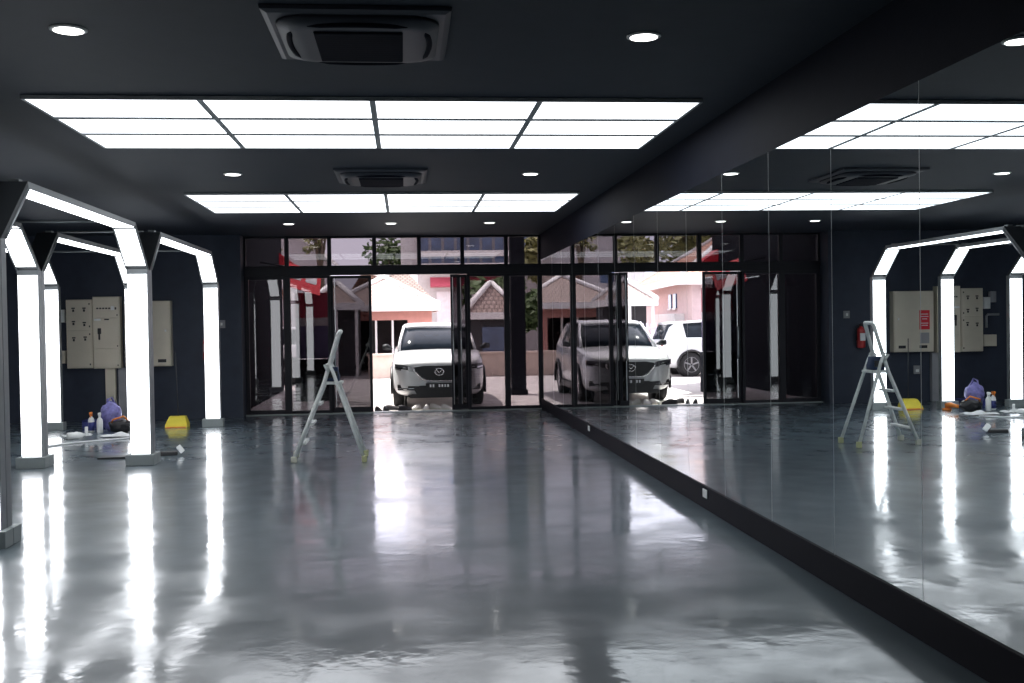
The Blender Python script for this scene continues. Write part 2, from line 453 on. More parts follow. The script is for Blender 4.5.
pane_window(-2.10, -1.33, .012, ZT0, 'tinted fixed shopfront pane with the red banner behind it', fw=.05)
pane_window(1.17, 1.90, .012, ZT0, 'tinted fixed shopfront pane right of the open door', fw=.05)
pane_window(1.90, XR+.012, .012, ZT0, 'tinted fixed shopfront pane in the mirror corner', fw=.05)
def leaf(x0, x1, y, n, lab, hx):
    t = sempty('door_%d' % n, lab, 'door', ((x0+x1)/2, y, .014)); w = (x1-x0)/2; h = ZT0-.02
    mb = MB(); fw = .05
    mb.box(-w, -w+fw, -.02, .02, 0, h); mb.box(w-fw, w, -.02, .02, 0, h); mb.box(-w+fw, w-fw, -.02, .02, 0, .09); mb.box(-w+fw, w-fw, -.02, .02, h-fw, h)
    mb.build('door_frame', M['frame'], t)
    MB().box(-w+fw-.005, w-fw+.005, -.005, .005, .085, h-fw+.005).build('pane', M['glassdark'], t)
    hd = MB().tube([(hx, -.02, .85), (hx, -.055, .88), (hx, -.055, 1.42), (hx, -.02, 1.45)], .012, 8).build('pull_handle', M['brightalu'], t)
    MB().box(hx-.0, hx+.012, -.022, -.0195, .1, h-.05).build('edge_strip', M['brightalu'], t)
leaf(-1.33, -.585, YF+.035, 1, 'tinted glass sliding door leaf left of the open doorway', -.30)
leaf(.86, 1.03, YF+.0, 2, 'narrow tinted glass door leaf folded back right of the open doorway', -.05)
leaf(1.01, 1.18, YF+.09, 3, 'second narrow tinted glass door leaf folded back beside the first', -.05)

# ------------------------------------------------------------------ electrical cabinets
def cabinet(x0, x1, z0, z1, lab, d=.17):
    return thing('electrical_cabinet', lab, 'electrical cabinet', ((x0+x1)/2+.03, YC, z0), group='beige electrical cabinets'), (x1-x0)/2, z1-z0, d
t, w, h, d = cabinet(-5.83, -5.395, .93, 2.12, 'beige electrical cabinet with two stacked doors, leftmost of the pair')
MB().box(-w, w, -d, 0, 0, h, .006).build('cabinet_body', M['beige'], t)
for z0, z1 in ((.012, .655), (.670, h-.012)):
    dr = MB().box(-w+.012, w-.012, -d-.018, -d, z0, z1, .005).build('cabinet_door', M['beige'], t)
    lk = MB().box(w-.05, w-.03, -d-.026, -d-.017, z1-.08, z1-.05, .002); lk.box(w-.05, w-.03, -d-.026, -d-.017, z0+.04, z0+.07, .002)
    lk.build('door_lock', M['darkpl'], dr)
mb = MB()
for x, z in ((-.09, 1.03), (.09, 1.03), (-.09, .80), (.09, .78), (.10, .53), (-.09, .52)):
    mb.box(x-.016, x+.016, -d-.024, -d-.017, z-.05, z-.01, .002); mb.box(x-.028, x+.028, -d-.021, -d-.017, z, z+.022)
mb.build('indicator_switch', M['darkpl'], t)
t, w, h, d = cabinet(-5.385, -4.93, .92, 2.165, 'taller beige electrical cabinet with a black isolator handle')
MB().box(-w, w, -d, 0, 0, h, .006).build('cabinet_body', M['beige'], t)
for z0, z1 in ((.012, .335), (.347, .870), (.882, h-.012)):
    dr = MB().box(-w+.012, w-.012, -d-.018, -d, z0, z1, .005).build('cabinet_door', M['beige'], t)
    MB().box(w-.05, w-.032, -d-.025, -d-.017, z0+.03, z0+.055, .002).build('door_lock', M['darkpl'], dr)
hd = MB().box(-.145, -.085, -d-.030, -d-.017, .60, .70, .006); hd.box(-.128, -.102, -d-.05, -d-.017, .50, .66, .006); hd.build('isolator_handle', M['darkpl'], t)
MB().box(-.20, -.09, -d-.021, -d-.017, .83, .865).build('name_card', M['white'], t)
mb = MB()
for k in range(5): mb.box(-.16+k*.05, -.125+k*.05, -d-.022, -d-.017, 1.03, 1.055)
mb.box(.15, .175, -d-.022, -d-.017, 1.02, 1.06); mb.box(-.03, .05, -d-.022, -d-.017, .84, .86)
mb.build('indicator_switch', M['darkpl'], t)
MB().box(.085, .14, -d-.023, -d-.017, 1.01, 1.08, .003).build('meter_window', M['white'], t)
t, w, h, d = cabinet(-4.86, -4.075, .94, 2.08, 'plain wide beige electrical cabinet with a red notice on it')
MB().box(-w, w, -d, 0, 0, h, .006).build('cabinet_body', M['beige'], t)
dr = MB().box(-w+.014, w-.014, -d-.018, -d, .014, h-.014, .005).build('cabinet_door', M['beige'], t)
MB().box(w-.10, w-.07, -d-.028, -d-.017, .60, .64, .004).build('door_lock', M['white'], dr)
mb = MB(); mb.box(.17, .31, -d-.022, -d-.017, .07, .125); mb.box(-.25, -.10, -d-.022, -d-.017, .07, .125); mb.build('vent_slot', M['darkpl'], t)
nt_ = MB().box(-.30, -.10, -d-.022, -d-.017, .42, .78).build('warning_notice', M['redsign'], t); nt_['label'] = 'red notice'
mb = MB()
for k, (ww, zz) in enumerate(((.14, .70), (.15, .655), (.10, .61), (.14, .53), (.12, .49))): mb.box(-.20-ww/2, -.20+ww/2, -d-.0235, -d-.0215, zz, zz+.014)
mb.build('notice_marks', M['cloth'], nt_)
MB().box(-.29, -.11, -d-.021, -d-.017, .16, .36).build('name_card', M['switch'], t)

# small boxes, trunking, switch and extinguisher on that wall
def wallbox(x0, x1, z0, z1, d, m, lab, cat, name, inset=True):
    t = thing(name, lab, cat, ((x0+x1)/2, YC, z0))
    w = (x1-x0)/2; h = z1-z0
    MB().box(-w, w, -d, 0, 0, h, .006).build('enclosure', M[m], t)
    MB().box(-w+.012, w-.012, -d-.008, -d, .012, h-.012, .003).build('cover', M[m], t)
    return t
wallbox(-5.98, -5.845, 1.73, 1.95, .12, 'white', 'upper small white junction box left of the beige cabinets', 'junction box', 'junction_box')
wallbox(-6.10, -5.845, 1.02, 1.24, .12, 'beige', 'lower small beige junction box left of the beige cabinets', 'junction box', 'junction_box')
wallbox(-6.12, -6.0, 1.85, 2.06, .08, 'switch', 'topmost small grey box on the black wall left of the cabinets', 'junction box', 'junction_box')
o = MB().tube([(0, 0, 0), (.22, 0, 0), (.25, 0, -.03), (.25, 0, -.25)], .022, 10).build('conduit_pipe', M['switch']); o.location = (-6.20, YC-.025, 1.62)
tag(o, 'grey bent conduit pipe between the small boxes left of the cabinets', 'pipe')
t = thing('cable_trunking', 'beige vertical cable trunking running down below the tall cabinet', 'trunking', (-5.10, YC, 0))
MB().box(-.085, .085, -.10, 0, 0, .92, .004).build('trunk_body', M['beige'], t); MB().box(-.075, .075, -.106, -.10, .01, .91, .002).build('trunk_cover', M['beige'], t)
o = MB().box(-.07, .07, -.09, 0, 0, .92, .004).build('cable_duct', M['switch']); o.location = (-4.90, YC, 0); tag(o, 'narrow grey cable duct right of the beige trunking', 'trunking')
t = wallbox(-3.26, -3.14, 1.59, 1.73, .03, 'switch', 'small grey light switch on the black wall beside the shopfront', 'light switch', 'light_switch')
MB().box(-.018, .018, -.044, -.037, .045, .095, .002).build('rocker', M['white'], t)
t = wallbox(-4.62, -4.50, .52, .68, .04, 'switch', 'small grey socket below the cabinet with the red notice', 'socket', 'wall_socket')
MB().box(-.03, .03, -.054, -.047, .04, .09, .002).build('socket_insert', M['white'], t)
t = thing('fire_extinguisher', 'red fire extinguisher hung on the black wall, seen in the mirror', 'fire extinguisher', (-3.44, YC-.10, 1.03))
MB().lathe([(.05, 0), (.075, .015), (.078, .04), (.078, .33), (.065, .37), (.028, .395), (.026, .41)], n=24).build('cylinder_body', M['red'], t)
MB().box(-.02, .02, -.02, .02, .41, .45, .004).box(-.015, .015, -.09, .03, .452, .466, .003).box(-.012, .012, -.08, .02, .428, .438, .003).build('valve_handle', M['darkpl'], t)
MB().tube([(.03, -.03, .43), (.085, -.03, .42), (.10, -.03, .34), (.095, -.03, .15)], .011, 8).build('hose', M['darkpl'], t)
MB().box(-.05, .05, -.082, -.072, .14, .28).build('paper_label', M['cloth'], t)
MB().box(-.03, .03, .078, .10, .10, .36).build('wall_bracket', M['aludark'], t)

# ------------------------------------------------------------------ ladder
def lerp(a, b, u): return tuple(a[i]+(b[i]-a[i])*u for i in range(3))
t = thing('step_ladder', 'silver aluminium platform step ladder standing open on the grey floor', 'step ladder', (-.93, 12.88, 0))
fF = [Vector((-.385, -.18, .03)), Vector((-.405, .34, .03))]            # front feet (near, far)
plat = [Vector((-.02, -.13, .93)), Vector((-.02, .17, .93))]
tops = [Vector((.150, -.11, 1.50)), Vector((.150, .13, 1.50))]
def stile(i):
    a, b, c = fF[i], plat[i], tops[i]
    return [a, a.lerp(b, .5), b, b.lerp(c, .5), c]
fr = MB()
p = stile(0)+[tops[0]+Vector((.02, .03, .03)), tops[1]+Vector((.02, -.03, .03))]+stile(1)[::-1]
fr.tube(p, .024, 10)
fr.build('front_frame', M['ladder'], t)
rF = [Vector((.44, -.30, .03)), Vector((.44, .25, .03))]
for i in (0, 1):
    top = Vector((.06, plat[i].y-.03*(1-2*i), 1.13))
    mb = MB().tube([rF[i], rF[i].lerp(top, .5), rF[i].lerp(top, .93), top+Vector((-.02, 0, .025)), top+Vector((-.065, 0, .005)), plat[i]+Vector((.05, 0, .13))], .021, 10)
    mb.build('rear_leg', M['ladder'], t)
    MB().box(rF[i].x-.03, rF[i].x+.03, rF[i].y-.028, rF[i].y+.028, 0, .075, .01).build('rubber_foot', M['yrubber'], t)
    MB().box(fF[i].x-.035, fF[i].x+.035, fF[i].y-.030, fF[i].y+.030, 0, .07, .01).build('rubber_foot', M['rubber'], t)
mb = MB().box(-.035, .19, -.13, .17, .905, .935, .005)
for k in range(5): mb.box(-.02+k*.045, -.005+k*.045, -.12, .16, .934, .940)
mb.build('platform', M['ladder'], t)
for k, z in enumerate((.22, .45, .68)):
    u = (z-.03)/.90
    a = fF[0].lerp(plat[0], u); b = fF[1].lerp(plat[1], u)
    MB().box(a.x-.005, a.x+.065, a.y, b.y, z-.018, z+.012, .004).build('step', M['ladder'], t)
for z in (.35,):
    pass
MB().tube([rF[0].lerp(Vector((.06, -.15, 1.13)), .80), rF[1].lerp(Vector((.06, .19, 1.13)), .80)], .011, 8).build('cross_brace', M['ladder'], t)
o = thing('tool_pouch', 'dark blue tool pouch lying on the ladder platform', 'tool pouch', (-.93+.075, 12.90, .940))
MB().loft([[(sx*(.075-.02*k/3+.01*(k == 1)), sy*(.10-.015*k/3), .055*k) for sx, sy in ((-1, -1), (-.3, -1.1), (.3, -1.1), (1, -1), (1, 1), (.3, 1.1), (-.3, 1.1), (-1, 1))] for k in range(4)]).build('bag_body', M['navy'], o)
MB().box(-.06, .06, -.114, -.096, .04, .12, .008).build('pocket', M['darkpl'], o)

# ------------------------------------------------------------------ small things on the floor
t = thing('lobby_dustpan', 'yellow long-handled dustpan standing by the black wall', 'dustpan', (-3.68, 17.7, 0))
MB().loft([[(-.17, -.13, .0), (.17, -.13, .0), (.17, .13, .0), (-.17, .13, .0)], [(-.17, -.10, .05), (.17, -.10, .05), (.17, .13, .06), (-.17, .13, .06)], [(-.125, .0, .17), (.125, .0, .17), (.125, .12, .175), (-.125, .12, .175)]], smooth=False).build('pan', M['yellow'], t)
MB().box(-.16, .16, -.145, -.13, 0, .018, .003).build('lip', M['orange'], t)
MB().tube([(0, .09, .16), (-.02, .12, .7), (-.04, .15, 1.22)], .008, 8).build('handle', M['aludark'], t)

t = thing('floor_brush', 'black floor brush with a white clamp lying on the floor', 'brush', (-2.97, 13.78, 0), .1)
MB().box(-.14, .10, -.05, .05, .0, .05, .008).build('brush_head', M['darkpl'], t)
MB().box(-.03, .03, -.03, .03, 0, .10, .008, rot=Matrix.Rotation(math.radians(-38), 4, 'Y')).build('clamp', M['white'], t).location = (.135, 0, .025)
o = MB().loft([[(-.20, -.10, 0), (.20, -.12, 0), (.21, .09, 0), (-.19, .12, 0)], [(-.20, -.10, .022), (.20, -.12, .03), (.21, .09, .02), (-.19, .12, .03)]], smooth=False).build('foam_pad', M['darkpl']); o.location = (-3.58, 13.62, 0)
tag(o, 'flat black foam pad beside the foot of the largest arch', 'foam pad')

def bottle(x, y, body, cap, lab, h=.26, band=None):
    t = thing('spray_bottle', lab, 'spray bottle', (x, y, 0))
    MB().lathe([(.040, 0), (.046, .008), (.046, h*.62), (.038, h*.74), (.017, h*.84), (.016, h*.88)], n=20).build('bottle_body', M[body], t)
    MB().lathe([(.020, h*.87), (.020, h*.94), (.014, h*.96)], n=14).build('collar', M[cap], t)
    MB().box(-.016, .016, -.055, .030, h*.95, h*1.09, .006).box(-.009, .009, -.075, -.05, h*1.0, h*1.06, .003).box(-.007, .007, -.050, -.036, h*.80, h*.98, .003).build('trigger_head', M[cap], t)
    if band: MB().lathe([(.0468, h*.10), (.0468, h*.55)], n=20).build('wrap_label', M[band], t)
bottle(-4.70, 17.0, 'white', 'white', 'white spray bottle with white trigger on the floor', .29)
bottle(-4.87, 17.15, 'white', 'orange', 'white spray bottle with blue wrap and orange trigger', .29, 'blue')
# spray bottle lying down
t = thing('squeeze_bottle', 'white squeeze bottle lying on its side in front of the spray bottles', 'bottle', (-4.80, 16.15, .052), .5)
MB().lathe([(.042, -.13), (.05, -.12), (.05, .04), (.036, .08), (.014, .11), (.012, .12)], axis='x', n=18).build('bottle_body', M['white'], t)
MB().box(.118, .16, -.018, .018, -.018, .12, .006).build('nozzle', M['white'], t)
# blue tray
t = thing('storage_tray', 'low dark blue plastic tray standing by the black wall', 'tray', (-5.02, 18.1, 0))
def tray(mb, w, d, h, tk=.012):
    mb.box(-w, w, -d, d, 0, tk); mb.box(-w, w, -d, -d+tk, tk, h); mb.box(-w, w, d-tk, d, tk, h); mb.box(-w, -w+tk, -d+tk, d-tk, tk, h); mb.box(w-tk, w, -d+tk, d-tk, tk, h); return mb
tray(MB(), .22, .15, .11).build('tray_body', M['blue'], t)
MB().tube([(-.22, -.15, .11), (.22, -.15, .11), (.22, .15, .11), (-.22, .15, .11)], .012, 6, close=True).build('rim', M['blue'], t)
# violet bag
def blob(name, m, c, r, seed, lab, cat, parts=None):
    rnd = random.Random(seed)
    t = bmesh.new(); bmesh.ops.create_icosphere(t, subdivisions=3, radius=1.)
    ph = [rnd.uniform(0, 6) for _ in range(6)]
    for v in t.verts:
        n = v.co.copy()
        k = 1+.14*math.sin(5*n.x+ph[0])*math.sin(4*n.z+ph[1])+.08*math.sin(9*n.y+ph[2]+3*n.z)+.05*math.sin(13*n.x+ph[3])
        v.co = Vector((n.x*r[0]*k, n.y*r[1]*k, max(0, r[2]*(1+n.z*k)) if n.z > -.9 else 0))
    for f in t.faces: f.smooth = True
    e = thing(name, lab, cat, c)
    mb = MB(); mb._merge(t); mb.build('bag_body', M[m], e)
    return e
e = blob('plastic_bag', 'violet', (-4.60, 17.25, 0), (.155, .13, .23), 3, 'crumpled violet plastic bag standing by the trunking', 'bag')
MB().tube([(-.05, 0, .40), (-.04, -.02, .50), (.02, 0, .53), (.06, .02, .42)], .018, 8).build('tied_neck', M['violet'], e)
e = blob('work_bag', 'darkpl', (-4.37, 16.95, 0), (.19, .13, .10), 9, 'black work bag slumped on the floor beside the violet bag', 'bag')
MB().tube([(-.13, -.04, .16), (-.10, -.09, .21), (.06, -.07, .26), (.12, -.02, .18)], .014, 8).build('carry_strap', M['orange'], e)
# polishing machine
t = thing('polishing_machine', 'orange and black hand polisher lying behind the middle arch leg', 'power tool', (-4.13, 17.30, 0), -1.7)
MB().lathe([(.075, 0), (.08, .012), (.078, .03), (.03, .04), (.03, .06)], n=24).build('polishing_pad', M['orange'], t)
MB().tube([(0, 0, .085), (.10, 0, .10), (.22, 0, .09), (.30, 0, .085)], [.045, .045, .034, .028], 12).build('motor_body', M['orange'], t)
MB().tube([(-.01, -.10, .10), (0, -.03, .10)], .016, 8).build('side_handle', M['darkpl'], t)
# white cloth and white hose on the floor
def cloth(x, y, w, d, seed, lab, rz=0):
    rnd = random.Random(seed); n = 18; bm = bmesh.new(); g = []
    ph = [rnd.uniform(0, 6) for _ in range(4)]
    for i in range(n+1):
        row = []
        for j in range(n+1):
            u, v = i/n*2-1, j/n*2-1
            z = .012+.022*(1+math.sin(6*u+ph[0]+2*v))*(1-abs(v)**3)*(1-abs(u)**3)+.01*math.sin(11*v+ph[1])*(1-abs(u))
            row.append(bm.verts.new((u*w*(1+.1*math.sin(4*v+ph[2])), v*d*(1+.12*math.sin(3*u+ph[3])), max(z, .006))))
        g.append(row)
    for i in range(n):
        for j in range(n):
            f = bm.faces.new((g[i][j], g[i+1][j], g[i+1][j+1], g[i][j+1])); f.smooth = True
    ex = bmesh.ops.extrude_face_region(bm, geom=bm.faces[:])
    for v in [q for q in ex['geom'] if isinstance(q, bmesh.types.BMVert)]: v.co.z -= .006
    bmesh.ops.recalc_face_normals(bm, faces=bm.faces[:])
    me = bpy.data.meshes.new('cleaning_cloth'); bm.to_mesh(me); bm.free(); me.materials.append(M['cloth'])
    o = bpy.data.objects.new('cleaning_cloth', me); COL.objects.link(o); o.location = (x, y, 0); o.rotation_euler.z = rz
    tag(o, lab, 'cloth')
cloth(-4.25, 16.45, .26, .20, 4, 'crumpled white cloth on the floor in front of the bags')
cloth(-4.93, 16.62, .20, .16, 8, 'smaller white cloth on the floor near the left arch leg', .3)
pts = []
for k in range(25):
    u = k/24; pts.append((-4.95+.95*u, 15.05+1.1*u+.10*math.sin(5*u), .012))
o = MB().tube(pts, .012, 8).build('hose', M['cloth']); tag(o, 'thin white hose lying across the floor between the arches', 'hose')

# ------------------------------------------------------------------ outdoors
gr = struct('ground', MB().box(-40, 40, YF+.05, 110, -.25, -.02), M['concrete'], 'pale concrete forecourt and street', 'ground')
struct('canopy_slab', MB().box(-9, 9, YF+.15, 21.7, 4.15, 4.4, .01), M['canopy'], 'unseen entrance canopy slab, added to shade the forecourt edge', 'roof')  # never in view; depth chosen for its shade on forecourt and bonnet
struct('wall_outside', MB().box(-3.35, -3.05, YF+.15, 27.4, -.02, 4.15), M['stone'], 'dark party wall beside the forecourt', 'wall')
struct('wall_upper', MB().box(-9, 9, YF-.1, YF+.15, H+.2, 5.5), M['greywall'], 'outer wall above the shopfront', 'wall')
t = thing('square_column', 'dark square column outside behind the right shopfront panes', 'column', (2.56, 24.0, -.02))
MB().box(-.16, .16, -.16, .16, 0, 4.6).build('shaft', M['stone'], t); MB().box(-.19, .19, -.19, .19, 0, .12, .01).build('plinth', M['stone'], t)

# --- car
def car(name, lab, loc, rz, L=4.52, W=1.82, HT=1.66, boxy=0., red_rear=False):
    t = thing(name, lab, 'car', loc, rz)
    w = W/2; k = L/4.52; hz = HT/1.66
    # y: front at 0 .. L ;  (y, half width, z bottom, z mid, z shoulder, half width top, z edge, z centre)
    st = [(0.00, .58, .30, .52, .74, .46, .83, .85), (.06, .74, .25, .52, .80, .62, .90, .925), (.22, .87, .22, .55, .88, .72, .97, 1.0),
          (.55, .905, .20, .58, .94, .76, 1.03, 1.06), (1.0, .91, .20, .60, 1.0, .77, 1.075, 1.11), (1.40, .91, .20, .60, 1.04, .78, 1.11, 1.14),
          (2.2, .91, .20, .60, 1.06, .80, 1.13, 1.14), (3.2, .91, .20, .60, 1.08, .80, 1.15, 1.16), (3.9, .905, .22, .62, 1.09, .80, 1.16, 1.17),
          (4.30, .87, .26, .64, 1.06, .77, 1.13, 1.15), (4.46, .80, .32, .64, 1.0, .70, 1.08, 1.09), (4.52, .66, .36, .62, .92, .58, .99, 1.0)]
    rings = []
    for (y, hw, zb, zm, zs, wt, ze, zc) in st:
        hw = hw*w/.91; wt = wt*w/.91; y *= k
        if boxy and y > 3.5: hw = min(w, hw*1.06)
        half = [(0, zb), (hw*.80, zb), (hw*.97, zb+.10), (hw, zm), (hw*.985, zs), (wt+(hw-wt)*.45, ze-.012), (wt*.9, ze+.006), (0, zc)]
        half = [(x, z*hz) for x, z in half]
        rings.append([(x, y, z) for x, z in half]+[(-x, y, z) for x, z in half[-2:0:-1]])
    body = MB().loft(rings).build('car_body', M['carwhite'], t, True)
    sub = body.modifiers.new('s', 'SUBSURF'); sub.levels = 2; sub.render_levels = 2
    yw = (.92*k, 3.60*k); R = .355*hz
    cut = MB()
    for y in yw:
        for sx in (-1, 1): cut.lathe([(R+.055, sx*(w-.30)), (R+.055, sx*(w+.2))][::sx], (0, y, R), 28, 'x')
    co = cut.build('cutter', M['darkpl'], t)
    bo = body.modifiers.new('b', 'BOOLEAN'); bo.object = co; bo.operation = 'DIFFERENCE'
    dg = bpy.context.evaluated_depsgraph_get(); dg.update()
    me = bpy.data.meshes.new_from_object(body.evaluated_get(dg)); body.modifiers.clear(); body.data = me
    bpy.data.objects.remove(co)
    for p_ in me.polygons: p_.use_smooth = True
    # glasshouse
    gs = [(1.22, .74, 1.09, .73, 1.10), (1.55, .79, 1.10, .70, 1.31), (2.02, .80, 1.12, .63, 1.575), (2.25, .80, 1.13, .61, 1.60), (3.2, .80, 1.14, .60, 1.605), (3.85, .79, 1.15, .59, 1.57),
          (4.12+.12*boxy, .77, 1.14, .61, 1.44+.1*boxy), (4.34+.06*boxy, .72, 1.11, .67, 1.13)]
    rg = []
    for (y, wb, zb, wt, zt) in gs:
        s_ = w/.91; y *= k
        rg.append([(-wb*s_, y, zb*hz-.06), (wb*s_, y, zb*hz-.06), (wb*s_, y, zb*hz), (wt*s_, y, zt*hz), (wt*s_*.6, y, zt*hz+.018), (-wt*s_*.6, y, zt*hz+.018), (-wt*s_, y, zt*hz), (-wb*s_, y, zb*hz)])
    MB().loft(rg).build('window_glass', M['carglass'], t, False)
    # roof skin
    rf = []
    for (y, wt, zt) in ((1.93, .60, 1.575), (2.06, .655, 1.605), (2.3, .655, 1.635), (3.2, .635, 1.645), (3.85, .615, 1.61), (4.10+.15*boxy, .60, 1.53+.06*boxy)):
        y *= k; s_ = w/.91
        rf.append([(-wt*s_, y, zt*hz-.05), (wt*s_, y, zt*hz-.05), (wt*s_*1.0, y, zt*hz-.012), (wt*s_*.8, y, zt*hz+.012), (0, y, zt*hz+.022), (-wt*s_*.8, y, zt*hz+.012), (-wt*s_, y, zt*hz-.012)])
    MB().loft(rf).build('roof', M['carwhite'], t, True)
    s_ = w/.91
    for sx in (-1, 1):
        MB().tube([(sx*.775*s_, 1.16*k, 1.08*hz), (sx*.735*s_, 1.55*k, 1.32*hz), (sx*.655*s_, 2.02*k, 1.585*hz)], [.035, .030, .030], 8).build('windscreen_pillar', M['carwhite'], t)
        MB().tube([(sx*.795*s_, 2.72*k, 1.10*hz), (sx*.625*s_, 2.70*k, 1.60*hz)], .028, 8).build('door_pillar', M['darkpl'], t)
        rp = MB().prism([(3.72*k, 1.10*hz), (4.42*k, 1.08*hz), (4.22*k, 1.46*hz), (4.02*k, 1.58*hz), (3.80*k, 1.58*hz)], 'x', sx*.60*s_, sx*.625*s_)
        for v in rp.bm.verts:
            v.co.x = sx*(.818*s_-(v.co.z/hz-1.08)*.36*s_)+(.0 if abs(v.co.x) > .61*s_ else -sx*.06)
        rp.build('rear_pillar', M['carwhite'], t)
        mr = MB().loft([[(sx*(.90+.0*q), 1.50*k+dy, z*hz) for dy, z in ((0, 1.12), (.10, 1.12), (.10, 1.14), (0, 1.14))] for q in (0,)]+[[(sx*1.0, 1.46*k+dy, z*hz) for dy, z in ((0, 1.10), (.13, 1.10), (.13, 1.23), (0, 1.23))], [(sx*1.10, 1.50*k+dy, z*hz) for dy, z in ((0, 1.12), (.10, 1.12), (.10, 1.21), (0, 1.21))]])
        mr.build('wing_mirror', M['carwhite'] if boxy else M['aludark'], t)
        # wheels
        for y in yw:
            tr = MB().lathe([(R*.62, -.10), (R*.93, -.105), (R, -.07), (R, .07), (R*.93, .105), (R*.62, .10)], (0, 0, 0), 30, 'x').build('wheel', M['tyre'], t)
            tr.location = (sx*(w-.125), y, R)
            rm = MB().lathe([(R*.60, sx*.055), (R*.66, sx*.085), (R*.62, sx*.108), (R*.57, sx*.09), (R*.18, sx*.085), (R*.12, sx*.10)][::sx], (0, 0, 0), 30, 'x').build('rim', M['rim'], tr)
            sp = MB()
            for q in range(5):
                a = 2*PI*q/5
                sp.box(sx*.085, sx*.112, -.022, .022, R*.08, R*.60, .006, rot=Matrix.Rotation(a, 4, 'X'), piv=(sx*.1, 0, 0)) if sx > 0 else sp.box(-.112, -.085, -.022, .022, R*.08, R*.60, .006, rot=Matrix.Rotation(a, 4, 'X'), piv=(-.1, 0, 0))
            sp.build('spokes', M['chrome'] if not boxy else M['rim'], tr)
            MB().lathe([(R*.5, sx*(w-.29)), (R+.05, sx*(w-.29)), (R+.05, sx*(w-.235)), (R*.5, sx*(w-.235))][::sx], (0, y, R), 28, 'x').build('wheel_well', M['darkpl'], t)
            # dark arch lip
            ar = []
            for q in range(15):
                a = math.radians(-12+204*q/14); ar.append((sx*(w+.002), y+(R+.06)*math.cos(a), R+(R+.06)*math.sin(a)))
            MB().tube(ar, .030, 8).build('wheel_arch_trim', M['darkpl'], t)
        MB().box(min(sx*(w-.03), sx*(w+.004)), max(sx*(w-.03), sx*(w+.004)), (yw[0]+.42), (yw[1]-.42), .22*hz, .36*hz, .012).build('sill_trim', M['darkpl'], t)
        # handles
        for y in (2.35, 3.2): MB().box(min(sx*(w-.01), sx*(w+.012)), max(sx*(w-.01), sx*(w+.012)), y*k-.09, y*k+.09, .93*hz, .955*hz, .006).build('door_handle', M['carwhite'], t)
        # lamps
        def hug(x, f=0): # y of nose surface at lateral x
            u = min(1, abs(x)/w); return (.015+.20*max(0, (u-.45)/.55)**1.6*1.0)*k
        hl = [(.46, .715, .80), (.60, .72, .835), (.74, .735, .855), (.845, .76, .862)]
        lp = MB()
        lp.loft([[(sx*x, hug(x)-.028+.0, z0*hz), (sx*x, hug(x)-.034, z1*hz), (sx*x, hug(x)+.10, z1*hz), (sx*x, hug(x)+.10, z0*hz)] for x, z0, z1 in hl], smooth=False)
        hb = lp.build('headlamp', M['lamp'], t)
        MB().loft([[(sx*x, hug(x)-.042, (z0+.03)*hz), (sx*x, hug(x)-.044, (z0+.055)*hz), (sx*x, hug(x)-.01, (z0+.055)*hz), (sx*x, hug(x)-.01, (z0+.03)*hz)] for x, z0, z1 in hl[1:]], smooth=False).build('lamp_strip', M['chrome'], hb)
        tl = MB().box(min(sx*.48, sx*.80)*s_, max(sx*.48, sx*.80)*s_, 4.40*k, 4.49*k, .90*hz, 1.03*hz, .02); tl.build('tail_lamp', M['tail'], t)
        MB().box(min(sx*.50, sx*.74)*s_, max(sx*.50, sx*.74)*s_, 4.44*k, 4.535*k, .46*hz, .52*hz, .01).build('rear_reflector', M['tail'], t)
        # lower side intakes and silver fog strip
        MB().loft([[(sx*x, hug(x)-.030, .355*hz), (sx*x, hug(x)-.030, z1*hz), (sx*x, hug(x)+.10, z1*hz), (sx*x, hug(x)+.10, .355*hz)] for x, z1 in ((.34, .43), (.58, .44), (.80, .465))], smooth=False).build('fog_lamp_recess', M['darkpl'], t)
        MB().loft([[(sx*x, hug(x)-.040, .385*hz), (sx*x, hug(x)-.042, .400*hz), (sx*x, hug(x)+.03, .400*hz), (sx*x, hug(x)+.03, .385*hz)] for x in (.44, .60, .79)], smooth=False).build('fog_lamp_strip', M['chrome'], t)
    # grille: shield
    gp = [(-.47, .80), (-.47, .745), (-.33, .60), (-.22, .545), (.22, .545), (.33, .60), (.47, .745), (.47, .80), (.30, .825), (-.30, .825)]
    gr_ = MB().prism([(x, z*hz) for x, z in gp], 'y', -.035*k, .09*k).build('grille', M['darkpl'], t)
    wing = [(-.49, .80), (-.48, .735), (-.34, .585), (-.22, .532), (.22, .532), (.34, .585), (.48, .735), (.49, .80)]
    MB().tube([(x, -.032*k, z*hz) for x, z in wing], .012, 8).build('grille_surround', M['chrome'], gr_)
    if not boxy:
        em = [(.085*math.cos(2*PI*q/24), -.045, .71+.066*math.sin(2*PI*q/24)) for q in range(24)]
        eb = MB().tube(em, .009, 8, close=True)
        eb.tube([(-.078, -.045, .735), (-.045, -.047, .742), (-.012, -.048, .70), (0, -.048, .69), (.012, -.048, .70), (.045, -.047, .742), (.078, -.045, .735)], .009, 8)
        eb.build('badge', M['chrome'], gr_)
    MB().prism([(-.50, .40), (-.44, .285), (.44, .285), (.50, .40), (.36, .445), (-.36, .445)], 'y', -.028*k, .10*k).build('lower_intake', M['darkpl'], t)
    MB().prism([(-.62, .245), (-.55, .21), (.55, .21), (.62, .245), (.52, .285), (-.52, .285)], 'y', -.02, .14).build('lower_lip', M['darkpl'], t)
    pl = MB().box(-.26, .26, -.050, -.030, .385*hz, .495*hz, .004).build('number_plate', M['plate'], t)
    # plate characters are too blurred to read in the photograph: pale vertical strokes
    ch = MB()
    for x in (-.17, -.115, .0, .055, .11, .165): ch.box(x-.016, x+.016, -.0515, -.0495, .415*hz, .468*hz)
